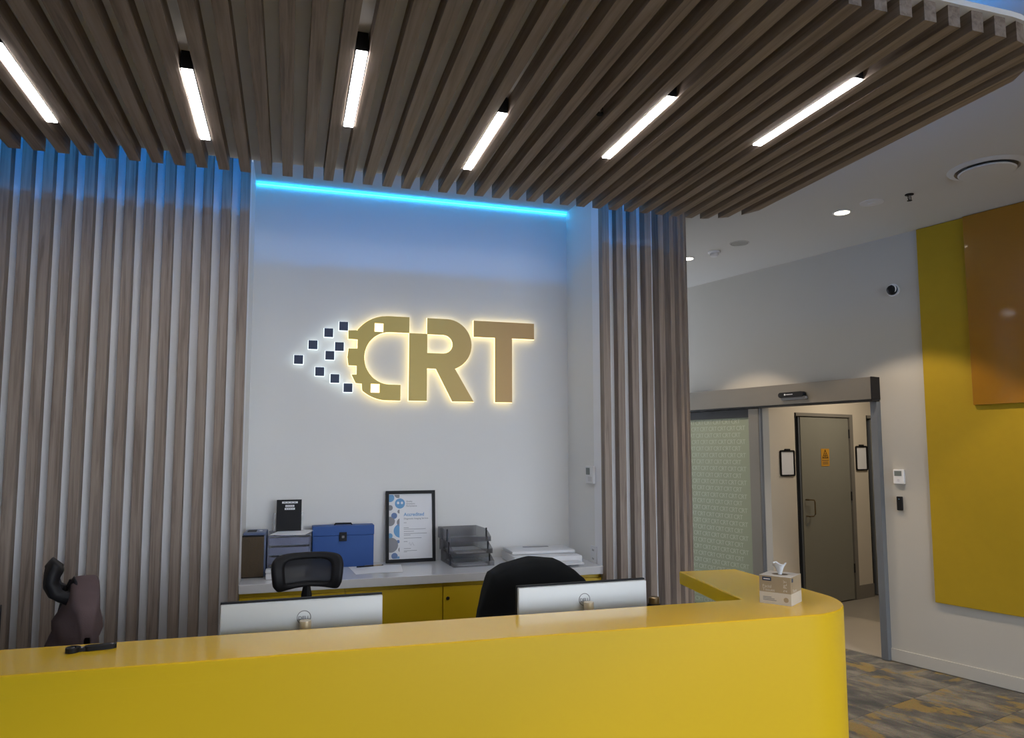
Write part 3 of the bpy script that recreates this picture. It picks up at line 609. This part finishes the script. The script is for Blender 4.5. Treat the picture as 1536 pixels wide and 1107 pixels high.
# certificate
t = thing('certificate', 'framed accreditation certificate with blue and grey dots leaning on the wall', 'certificate', (0.800, 4.935, BZ), 0)
lean = Matrix.Rotation(R(-5), 4, 'X'); tl = (R(90-5), 0, 0)   # frame leans back
LEAN = (R(90+5), 0, 0)
fw_, fh = 0.167, 0.474
def leanp(x, z, d): # point on leaned face, d toward viewer
    a = R(5); return (x, math.sin(a)*z-math.cos(a)*d, math.cos(a)*z+math.sin(a)*d)
LE = (R(85), 0, 0)
def lay(name, me, m, d, parent, x=0, z=0): return link(name, me, m, parent, leanp(x, z, d), (R(90-5), 0, 0))
fr = lay('frame', curve_mesh('frame', [[(-fw_, 0), (fw_, 0), (fw_, fh), (-fw_, fh)], [(-fw_+0.020, 0.022), (fw_-0.020, 0.022), (fw_-0.020, fh-0.022), (-fw_+0.020, fh-0.022)]], 0.02), M['black'], 0.0, t)
sh = lay('sheet', curve_mesh('sheet', [[(-fw_+0.015, 0.017), (fw_-0.015, 0.017), (fw_-0.015, fh-0.017), (-fw_+0.015, fh-0.017)]], 0.006), M['paper'], 0.001, t)
x0, x1, z0, z1 = -fw_+0.022, -fw_+0.092, 0.026, fh-0.026
def clipdot(cx, cz, r):
    pts = []
    for i in range(28):
        a = 2*math.pi*i/28; pts.append((min(max(cx+r*math.cos(a), x0), x1), min(max(cz+r*math.sin(a), z0), z1)))
    out = [pts[0]]
    for p in pts[1:]:
        if (p[0]-out[-1][0])**2+(p[1]-out[-1][1])**2 > 1e-7: out.append(p)
    return out
def nz(py): return fh*(1-(py-150)/(970-150))           # from the photographed frame
def nx(px_): return -fw_+2*fw_*(px_-155)/(730-155)
for (px_, py, r, mk) in ((205, 230, 0.028, 'certb'), (295, 192, 0.024, 'certg'), (205, 345, 0.018, 'certg'), (312, 390, 0.013, 'certg'), (252, 437, 0.020, 'certd'), (207, 500, 0.031, 'certg'), (330, 515, 0.028, 'certg'), (325, 610, 0.046, 'certb'), (205, 665, 0.017, 'certb'), (213, 770, 0.049, 'certg'), (298, 733, 0.011, 'certd'), (330, 825, 0.018, 'certg'), (256, 895, 0.021, 'certd'), (300, 925, 0.015, 'certb')):
    q = curve_mesh('dot', [clipdot(nx(px_), nz(py), r)], 0.0004); lay('dot', q, M[mk], 0.0072, sh if False else t)
em = lay('emblem', curve_mesh('emblem', [arcp(nx(318), nz(297), 0.034, 0.034, 0, 350, 28), arcp(nx(297), nz(290), 0.008, 0.009, 0, 345, 14), arcp(nx(342), nz(290), 0.008, 0.009, 0, 345, 14)], 0.0005), M['certb'], 0.0075, t)
def ctext(s, px_, py, size, mk='ink', bold=0.0): lay('lettering', text_mesh(s, size, 0.0002, 'LEFT', bold), M[mk], 0.0074, t, nx(px_), nz(py))
ctext('Quality', 392, 275, 0.014); ctext('Innovation', 392, 302, 0.014); ctext('Performance', 392, 328, 0.014)
ctext('Accredited', 363, 427, 0.031, 'certb', 0.0006); ctext('Diagnostic Imaging Service', 363, 474, 0.0155)
for (py, a, b) in ((520, 363, 395), (578, 363, 420), (595, 363, 620), (620, 363, 480), (645, 363, 632), (663, 363, 440), (697, 363, 570), (735, 363, 405), (815, 363, 445), (840, 363, 515), (853, 363, 400)):
    lay('text_line', curve_mesh('text_line', [[(nx(a), nz(py)-0.0012), (nx(b), nz(py)-0.0012), (nx(b), nz(py)+0.0012), (nx(a), nz(py)+0.0012)]], 0.0003), M['ink'], 0.0072, t)
MBs = [(nx(420)+0.006*i, nz(765)+0.012*math.sin(i*1.9)) for i in range(7)]
o = MB().tube([leanp(p[0], p[1], 0.0076) for p in MBs], 0.0007, 5).obj('signature', M['ink'], t)

# smoke letter trays
ltz = [BZ+0.0005, BZ+0.0785, BZ+0.1565]
lbs = ['bottom smoky grey letter tray of the stack on the benchtop', 'middle smoky grey letter tray of the stack', 'topmost smoky grey letter tray of the stack']
for k in range(3):
    t = thing('letter_tray', lbs[k], 'letter tray', (1.150-0.010*k, 4.775+0.004*k, ltz[k]), R(3), 'stacked letter trays')
    MB().box(-0.130, 0.130, -0.165, 0.165, 0, 0.003).obj('base', M['smoke'], t)
    MB().prism([(-0.165, 0), (0.165, 0), (0.165, 0.072), (-0.07, 0.072), (-0.165, 0.030)], -0.136, -0.132, axis='x').obj('side_wall', M['smoke'], t)
    MB().prism([(-0.165, 0), (0.165, 0), (0.165, 0.072), (-0.07, 0.072), (-0.165, 0.030)], 0.132, 0.136, axis='x').obj('side_wall', M['smoke'], t)
    MB().box(-0.132, 0.132, 0.161, 0.165, 0.003, 0.072).obj('back_wall', M['smoke'], t)
    MB().box(-0.132, 0.132, -0.165, -0.161, 0.003, 0.030).obj('front_lip', M['smoke'], t)
    for sx in (-1, 1): MB().box(sx*0.134-0.004, sx*0.134+0.004, -0.075, -0.065, 0.0, 0.0775).obj('stacking_post', M['black'], t)
    if k < 2:
        o = MB().box(-0.1, 0.1, -0.14, 0.14, 0, 0.008).obj('paper_pile', M['paper'], None, (1.150-0.010*k, 4.78, ltz[k]+0.0035), (0, 0, R(3))); tag(o, ('papers lying in the bottom smoky letter tray', 'papers lying in the middle smoky letter tray')[k], 'paper')
# printer
t = thing('printer', 'low pale white printer at the right end of the benchtop', 'printer', (1.655, 4.72, BZ), R(-3))
MB().box(-0.235, 0.225, -0.19, 0.19, 0, 0.055, bev=0.008).smooth().obj('body', M['white'], t)
MB().box(-0.225, 0.215, -0.08, 0.185, 0.056, 0.078, bev=0.010).smooth().obj('scanner_lid', M['white'], t)
MB().box(-0.10, 0.08, 0.10, 0.125, 0.0785, 0.081).obj('lid_slot', M['grey'], t)
MB().box(0.02, 0.20, -0.30, -0.192, 0.012, 0.024, bev=0.004).obj('output_tray', M['white'], t)
MB().box(-0.2, -0.02, -0.192, -0.1905, 0.02, 0.045).obj('paper_slot', M['grey'], t)
# devices on the recess side wall (face -x)
t = thing('thermostat', 'white wall thermostat on the side of the sign recess', 'thermostat', (RX1, 4.555, 1.51))
MB().box(-0.022, -0.001, -0.062, 0.062, -0.058, 0.058, bev=0.003).obj('case', M['white'], t)
MB().box(-0.0232, -0.0221, -0.01, 0.052, 0.0, 0.046).obj('screen', M['lcd'], t)
MB().box(-0.0232, -0.0221, -0.045, 0.02, -0.045, -0.012).obj('button_pad', M['offw'], t)
t = thing('power_outlet', 'white wall socket plate on the side of the sign recess', 'socket', (RX1, 4.53, 0.985))
MB().box(-0.010, -0.001, -0.045, 0.045, -0.056, 0.056, bev=0.002).obj('plate', M['white'], t)
for dz in (-0.028, 0.028):
    MB().box(-0.0112, -0.0101, -0.012, -0.004, dz-0.006, dz+0.006).box(-0.0112, -0.0101, 0.006, 0.014, dz-0.006, dz+0.006).obj('slots', M['grey'], t)

# ------------------------------------------------------------------ reception counter
ZC = 1.05
fy = lambda x: 2.412-0.0222*x            # front line
outer = [(-2.4, fy(-2.4)), (1.90, fy(1.90))]+[(1.915+0.332*math.sin(R(a)), 2.700-0.332*math.cos(R(a))) for a in range(6, 91, 6)]+[(2.268, 3.385)]
inner = [(1.950, 3.405), (1.842, 2.70), (-2.4, 2.765)]
ct = thing('reception_counter', 'yellow reception counter with rounded corner and raised top', 'reception desk', (0, 0, 0))
ctop = MB().prism(outer+inner, ZC-0.062, ZC, bev=0.004).smooth().obj('counter_top', M['yellowtop'], ct)
ctop.data.materials.append(M['yellow'])
for p in ctop.data.polygons:
    if p.normal.z < 0.5: p.material_index = 1
fo = [(-2.4, fy(-2.4)), (1.90, fy(1.90))]+[(1.915+0.332*math.sin(R(a)), 2.700-0.332*math.cos(R(a))) for a in range(6, 91, 6)]+[(2.246, 2.80)]
fi = [(2.196, 2.80)]+[(1.915+0.281*math.sin(R(a)), 2.700-0.281*math.cos(R(a))) for a in range(90, -1, -6)]+[(-2.4, fy(-2.4)+0.051)]
MB().prism(fo+fi, 0, ZC-0.0621).smooth().obj('front_panel', M['yellow'], ct)
MB().box(-2.4, 1.80, 2.50, 3.03, 0.695, 0.72, bev=0.002).obj('worktop', M['desk'], ct)
for x in (-2.38, -0.6, 1.1, 1.76): MB().box(x, x+0.025, 2.52, 3.0, 0, 0.694).obj('leg_panel', M['desk'], ct)

# monitors (backs towards the lobby)
def monitor(x, y, rz, label, ztop=1.135, w=0.288):
    t = thing('monitor', label, 'monitor', (x, y, 0.72), R(rz), 'monitors on the staff desk'); zt = ztop-0.72; zb = zt-0.345
    MB().box(-w, w, -0.022, -0.004, zb+0.004, zt-0.006, bev=0.004).obj('back_cover', M['silver'], t)
    MB().box(-w-0.001, w+0.001, -0.004, 0.012, zb, zt, bev=0.002).obj('bezel', M['black'], t)
    MB().box(-w+0.008, w-0.008, 0.0121, 0.0128, zb+0.012, zt-0.008).obj('screen', M['lcd'], t)
    zl = zt-0.068
    lg = MB().tube([(0.024*math.cos(2*math.pi*i/32), -0.0225, zl+0.024*math.sin(2*math.pi*i/32)) for i in range(32)], 0.0014, 6, closed=True).obj('logo', M['grey'], t)
    link('lettering', text_mesh('DELL', 0.0185, 0.0004, bold=0.0004), M['grey'], lg, (0, -0.0226, zl-0.002), FRONT)
    MB().cyl((0.004, -0.055, 0.012), 0.0205, zt-0.072-0.012, seg=28).smooth().obj('stand_riser', M['riser'], t)
    MB().box(-0.03, 0.03, -0.05, -0.0221, zb+0.10, zb+0.2).obj('stand_bracket', M['grey'], t)
    MB().box(-0.12, 0.12, -0.13, 0.07, 0, 0.012, bev=0.004).obj('stand_foot', M['silver'], t)
monitor(0.068, 2.862, 1.6, 'silver backed monitor behind the counter, before the chair with mesh headrest', 1.134)
monitor(1.182, 2.862, 1.2, 'silver backed monitor behind the counter, before the chair draped in black', 1.131)
monitor(-1.195, 2.862, 1.5, 'silver backed monitor behind the counter, before the chair with mauve garment', 1.165)
t = thing('flask', 'dark flask standing on the desk beside the monitor', 'flask', (1.512, 2.86, 0.7205))
MB().lathe([(0, 0), (0.028, 0), (0.030, 0.01), (0.030, 0.29), (0.026, 0.302), (0, 0.302)], seg=24).smooth().obj('body', M['black'], t)
MB().lathe([(0, 0.3021), (0.023, 0.3021), (0.023, 0.326), (0.019, 0.330), (0, 0.330)], seg=24).smooth().obj('lid', M['brass'], t)

# tissue box on the counter
t = thing('tissue_box', 'cube tissue box in tan and white card on the counter', 'tissue box', (1.945, 2.520, ZC), R(124-180))
B = 0.128
MB().box(0-B, 0, 0.0, B, 0.047, 0.112).obj('box_upper', M['tan'], t, (0, 0, 0))
MB().box(-B, 0, 0, B, 0, 0.0468).obj('box_lower', M['tanl'], t)
tp = curve_mesh('box_top', [[(-B, 0), (0, 0), (0, B), (-B, B)], [(-B/2+0.034*math.cos(a), B/2+0.027*math.sin(a)) for a in [2*math.pi*i/24 for i in range(24)]]], 0.0008)
link('box_top', tp, M['tanl'], t, (0, 0, 0.1121))
MB().cyl((-B/2, B/2, 0.1121), 0.03, 0.0002, seg=20).obj('opening', M['brown'], t)
bm = bmesh.new(); n = 16; rings = []
for j in range(7):
    v = j/6; rr = 0.008+0.016*v*v+0.004*v
    rings.append([bm.verts.new((-B/2+rr*math.cos(2*math.pi*i/n)*(1+0.35*math.sin(3*i+j)*v*0.5), B/2+0.6*rr*math.sin(2*math.pi*i/n), 0.1124+0.044*v+0.006*v*math.sin(i*1.3))) for i in range(n)])
for a, b in zip(rings, rings[1:]):
    for i in range(n): bm.faces.new((a[i], a[(i+1) % n], b[(i+1) % n], b[i]))
me = bpy.data.meshes.new('tissue'); bm.to_mesh(me); bm.free()
for p in me.polygons: p.use_smooth = True
link('tissue', me, M['tissue'], t)
MB().box(-B+0.013, -B+0.050, -0.0008, -0.0001, 0.092, 0.107).obj('brand_patch', M['navy'], t)
MB().box(-B+0.018, -B+0.045, -0.0012, -0.0008, 0.0975, 0.1012).obj('brand_mark', M['paper'], t)
link('lettering', text_mesh('Facial', 0.017, 0.0002, 'LEFT'), M['tanl'], t, (-B+0.013, -0.0004, 0.070), FRONT)
link('lettering', text_mesh('Tissues', 0.017, 0.0002, 'LEFT'), M['tanl'], t, (-B+0.013, -0.0004, 0.056), FRONT)
link('lettering', text_mesh('2 PLY', 0.020, 0.0002), M['tanl'], t, (-0.022, -0.0004, 0.076), (math.pi/2, -math.pi/2, 0))
for i, w in enumerate((0.035, 0.047, 0.055)): MB().box(-B+0.014, -B+0.014+w, -0.0006, -0.0001, 0.026-i*0.006, 0.0285-i*0.006).obj('text_line', M['ink'], t)
MB().cyl((-0.020, -0.0008, 0.022), 0.010, 0.0007, axis='y', seg=20).obj('badge', M['tan'], t)
MB().box(0.0001, 0.0008, 0.012, 0.028, 0.092, 0.107).obj('brand_patch', M['navy'], t)
link('lettering', text_mesh('Tissues', 0.017, 0.0002, 'LEFT'), M['tanl'], t, (0.0004, 0.02, 0.056), (math.pi/2, 0, math.pi/2))

# black flat tool on the counter
t = thing('flat_tool', 'black flat tool with round ends and metal rivets on the counter', 'tool', (-0.578, 2.652, ZC), R(9))
MB().prism(rrect(-0.024, 0.066, -0.015, 0.015, 0.013), 0.0003, 0.014).smooth().obj('handle', M['black'], t)
MB().prism(rrect(-0.046, -0.018, -0.011, 0.011, 0.004), 0.0003, 0.011).obj('neck', M['black'], t)
link('ring_head', curve_mesh('ring_head', [arcp(-0.055, 0, 0.021, 0.024, 0, 350, 28), arcp(-0.055, 0, 0.009, 0.012, 0, 345, 18)], 0.014), M['black'], t, (0, 0, 0.0003))
MB().cyl((-0.055, 0, 0.0004), 0.0085, 0.012, seg=20).obj('socket_core', M['chrome'], t)
MB().cyl((-0.031, 0, 0.011), 0.006, 0.0012, seg=14).obj('rivet', M['chrome'], t)
MB().cyl((0.053, 0, 0.014), 0.006, 0.0008, seg=14).obj('rivet', M['chrome'], t)

# ------------------------------------------------------------------ office chairs
def sgp(v, e): return math.copysign(abs(v)**e, v)
def surf_head(prof, wid, e=0.55, arch=0.0, taper=0.0):
    """headrest surface: prof = (y, z) bottom to top; returns point(u, v) with u, v in -1..1"""
    def pt(u, v):
        f = max(0.0, min(1.0, (v+1)/2))*(len(prof)-1); i = min(int(f), len(prof)-2); a = f-i
        q0, q1, q2, q3 = prof[max(0, i-1)], prof[i], prof[i+1], prof[min(len(prof)-1, i+2)]
        y, z = [0.5*(2*q1[c]+(q2[c]-q0[c])*a+(2*q0[c]-5*q1[c]+4*q2[c]-q3[c])*a*a+(3*q1[c]-q0[c]-3*q2[c]+q3[c])*a**3) for c in (0, 1)]
        w = wid/2*(1+taper*v)
        return Vector((u*w, y-0.035*u*u*0.6, z+arch*(1-u*u)*(1 if v < 0 else 0)*(-v)+0.0))
    return pt
def ring_obj(pt, r0, r1, nr, th, name, m, parent, e=0.5, seg=64):
    bm = bmesh.new(); rings = []
    for j in range(nr+1):
        r = r0+(r1-r0)*j/nr
        rings.append([bm.verts.new(pt(r*sgp(math.cos(2*math.pi*i/seg), e), r*sgp(math.sin(2*math.pi*i/seg), e))) for i in range(seg)])
    for a, b in zip(rings, rings[1:]):
        for i in range(seg): bm.faces.new((a[i], a[(i+1) % seg], b[(i+1) % seg], b[i]))
    if r1 == 0: pass
    bmesh.ops.remove_doubles(bm, verts=bm.verts[:], dist=1e-5); bmesh.ops.recalc_face_normals(bm, faces=bm.faces[:])
    me = bpy.data.meshes.new(name); bm.to_mesh(me); bm.free()
    for p in me.polygons: p.use_smooth = True
    o = link(name, me, m, parent)
    if th: s = o.modifiers.new('th', 'SOLIDIFY'); s.thickness = th; s.offset = 0
    return o
def chair(x, y, rz, label, prof, top_z=1.02, head=True, wid=0.30, hth=0.030, bw=0.46):
    t = thing('office_chair', label, 'chair', (x, y, 0), R(rz), 'office chairs behind the counter')
    for k in range(5):
        a = R(90+72*k); c_, s_ = math.cos(a), math.sin(a)
        l = MB().tube([(0.03*c_, -0.22+0.03*s_, 0.11), (0.15*c_, -0.22+0.15*s_, 0.095), (0.31*c_, -0.22+0.31*s_, 0.075)], [0.022, 0.018, 0.012], 8).smooth().obj('base_leg', M['black'], t)
        MB().cyl((0.31*c_-0.012*s_, -0.22+0.31*s_+0.012*c_, 0.03), 0.030, 0.024, axis='x', seg=16).obj('caster', M['black'], l)
    MB().cyl((0, -0.22, 0.1), 0.028, 0.33, seg=16).smooth().obj('gas_column', M['grey'], t)
    MB().box(-0.25, 0.25, -0.47, 0.0, 0.43, 0.51, bev=0.035, seg=3).smooth().obj('seat', M['blackfab'], t)
    for sx in (-1, 1):
        MB().tube([(sx*0.26, -0.12, 0.45), (sx*0.30, -0.14, 0.5), (sx*0.30, -0.16, 0.66)], 0.014, 8).smooth().obj('arm_post', M['black'], t)
        MB().box(sx*0.30-0.04, sx*0.30+0.04, -0.33, -0.06, 0.66, 0.685, bev=0.010).smooth().obj('armrest', M['black'], t)
    bp = surf_head([(0.035, 0.55), (0.02, 0.66), (0.035, 0.80), (0.055, 0.92), (0.06, top_z)], bw)
    ring_obj(bp, 1.0, 0.86, 2, 0.026, 'back_frame', M['black'], t)
    ring_obj(bp, 0.87, 0.0, 5, 0.0, 'back_mesh', M['net'], t)
    MB().tube([(0, 0.0, 0.40), (0, 0.075, 0.45), (0, 0.080, 0.65), (0, 0.085, 0.86), (0, prof[0][0]+0.03, prof[0][1]-0.02), (0, prof[0][0]+0.02, prof[0][1]+0.03)], [0.03, 0.03, 0.026, 0.025, 0.024, 0.014], 10).smooth().obj('spine', M['black'], t)
    if head:
        hp = surf_head(prof, wid, arch=-0.0, taper=0.06)
        def hp2(u, v): 
            p = hp(u, v); 
            if v < 0: p.z += 0.030*(1-u*u)*(-v)
            if v > 0: p.z -= 0.012*u*u*v
            return p
        ring_obj(hp2, 1.0, 0.68, 3, hth, 'headrest_frame', M['black'], t, e=0.42)
        ring_obj(hp2, 0.71, 0.0, 4, 0.0, 'headrest_mesh', M['net'], t, e=0.42)
    return t
ch1 = chair(0.098, 3.36, 4, 'black office chair with mesh headrest before the benchtop', [(0.06, 1.055), (0.05, 1.10), (0.055, 1.16), (0.075, 1.222)])
ch2 = chair(1.16, 3.36, -3, 'black office chair draped with a black jacket', [(0.06, 1.04), (0.055, 1.07), (0.06, 1.10), (0.065, 1.12)], wid=0.26)
ch3 = chair(-0.80, 3.40, 104.8, 'black office chair turned sideways with a curved headrest', [(0.004, 1.128), (0.036, 1.098), (0.08, 1.104), (0.113, 1.145), (0.11, 1.197), (0.085, 1.235)], wid=0.20, hth=0.046, bw=0.36)

def drape(name, label, cat, top, yfront, yback, zlow, m, loc, rz, seed, amp=0.012, flare=(0.03, 0.03), fold=0.0):
    """cloth hung over a chair back: top = [(x, z)...] silhouette; loft front hem - ridge - back hem"""
    rnd = random.Random(seed); ph = [rnd.uniform(0, 6) for _ in range(6)]
    nx_, nv = 64, 60; xs_ = [top[0][0]+(top[-1][0]-top[0][0])*i/nx_ for i in range(nx_+1)]
    def zt(x):
        for (a, za), (b, zb) in zip(top, top[1:]):
            if a <= x <= b:
                f = (x-a)/(b-a) if b > a else 0; f = f*f*(3-2*f)*0.4+f*0.6; return za+(zb-za)*f
        return top[-1][1]
    bm = bmesh.new(); g = []
    for i, x in enumerate(xs_):
        z1 = zt(x); row = []; e = 1-abs(2*i/nx_-1)**4
        for j in range(nv+1):
            v = j/nv*2-1             # -1 front hem .. 1 back hem
            a = abs(v); d = max(0.0, (a-0.18)/0.82); sgn = -1 if v < 0 else 1
            ridge = math.sqrt(max(0, 1-(1-min(a/0.18, 1))**2)) if a < 0.18 else 1
            y = (yfront if v < 0 else yback)*ridge*(0.12+0.88*e)+sgn*(flare[0] if v < 0 else flare[1])*d*(0.15+0.85*e)
            z = z1-0.035*(1-math.cos(min(a/0.18, 1)*math.pi/2))-d*(z1-0.035-zlow)
            w = amp*d*(math.sin(x*38+ph[0]+d*2)+0.6*math.sin(x*71+ph[1]-d*3)+0.5*math.sin(d*9+x*16+ph[2]))
            w *= 0.2+0.8*e
            if fold: w += e*sgn*fold*math.exp(-((z-1.0-0.10*x-0.018*math.sin(x*14+ph[3]))/0.022)**2)-e*sgn*0.9*fold*math.exp(-((z-0.955-0.10*x)/0.016)**2)
            xx = x+(x-(xs_[0]+xs_[-1])/2)*0.10*d
            row.append(bm.verts.new((xx, y+w+sgn*0.004, z)))
        g.append(row)
    for i in range(nx_):
        for j in range(nv): bm.faces.new((g[i][j], g[i+1][j], g[i+1][j+1], g[i][j+1]))
    bmesh.ops.recalc_face_normals(bm, faces=bm.faces[:])
    me = bpy.data.meshes.new(name); bm.to_mesh(me); bm.free()
    for p in me.polygons: p.use_smooth = True
    o = link(name, me, m, None, loc, (0, 0, R(rz))); s = o.modifiers.new('thick', 'SOLIDIFY'); s.thickness = 0.008; s.offset = 1
    return tag(o, label, cat)
drape('jacket', 'black jacket draped over the office chair by the white printer', 'jacket',
      [(-0.30, 0.86), (-0.275, 0.95), (-0.25, 1.03), (-0.225, 1.09), (-0.15, 1.122), (-0.015, 1.150), (0.10, 1.138), (0.155, 1.105), (0.21, 1.062), (0.27, 0.98), (0.31, 0.86)],
      -0.06, 0.16, 0.60, M['blackfab'], (1.16, 3.36, 0), -3, 3)
drape('cardigan', 'mauve knitted garment hung over the sideways chair', 'garment',
      [(-0.27, 0.98), (-0.235, 1.07), (-0.13, 1.125), (0.0, 1.165), (0.10, 1.135), (0.22, 1.07), (0.26, 0.98)],
      -0.034, 0.050, 0.58, M['mauve'], (-0.775, 3.40, 0), 104.8, 11, amp=0.013, flare=(0.0, 0.175), fold=0.012)
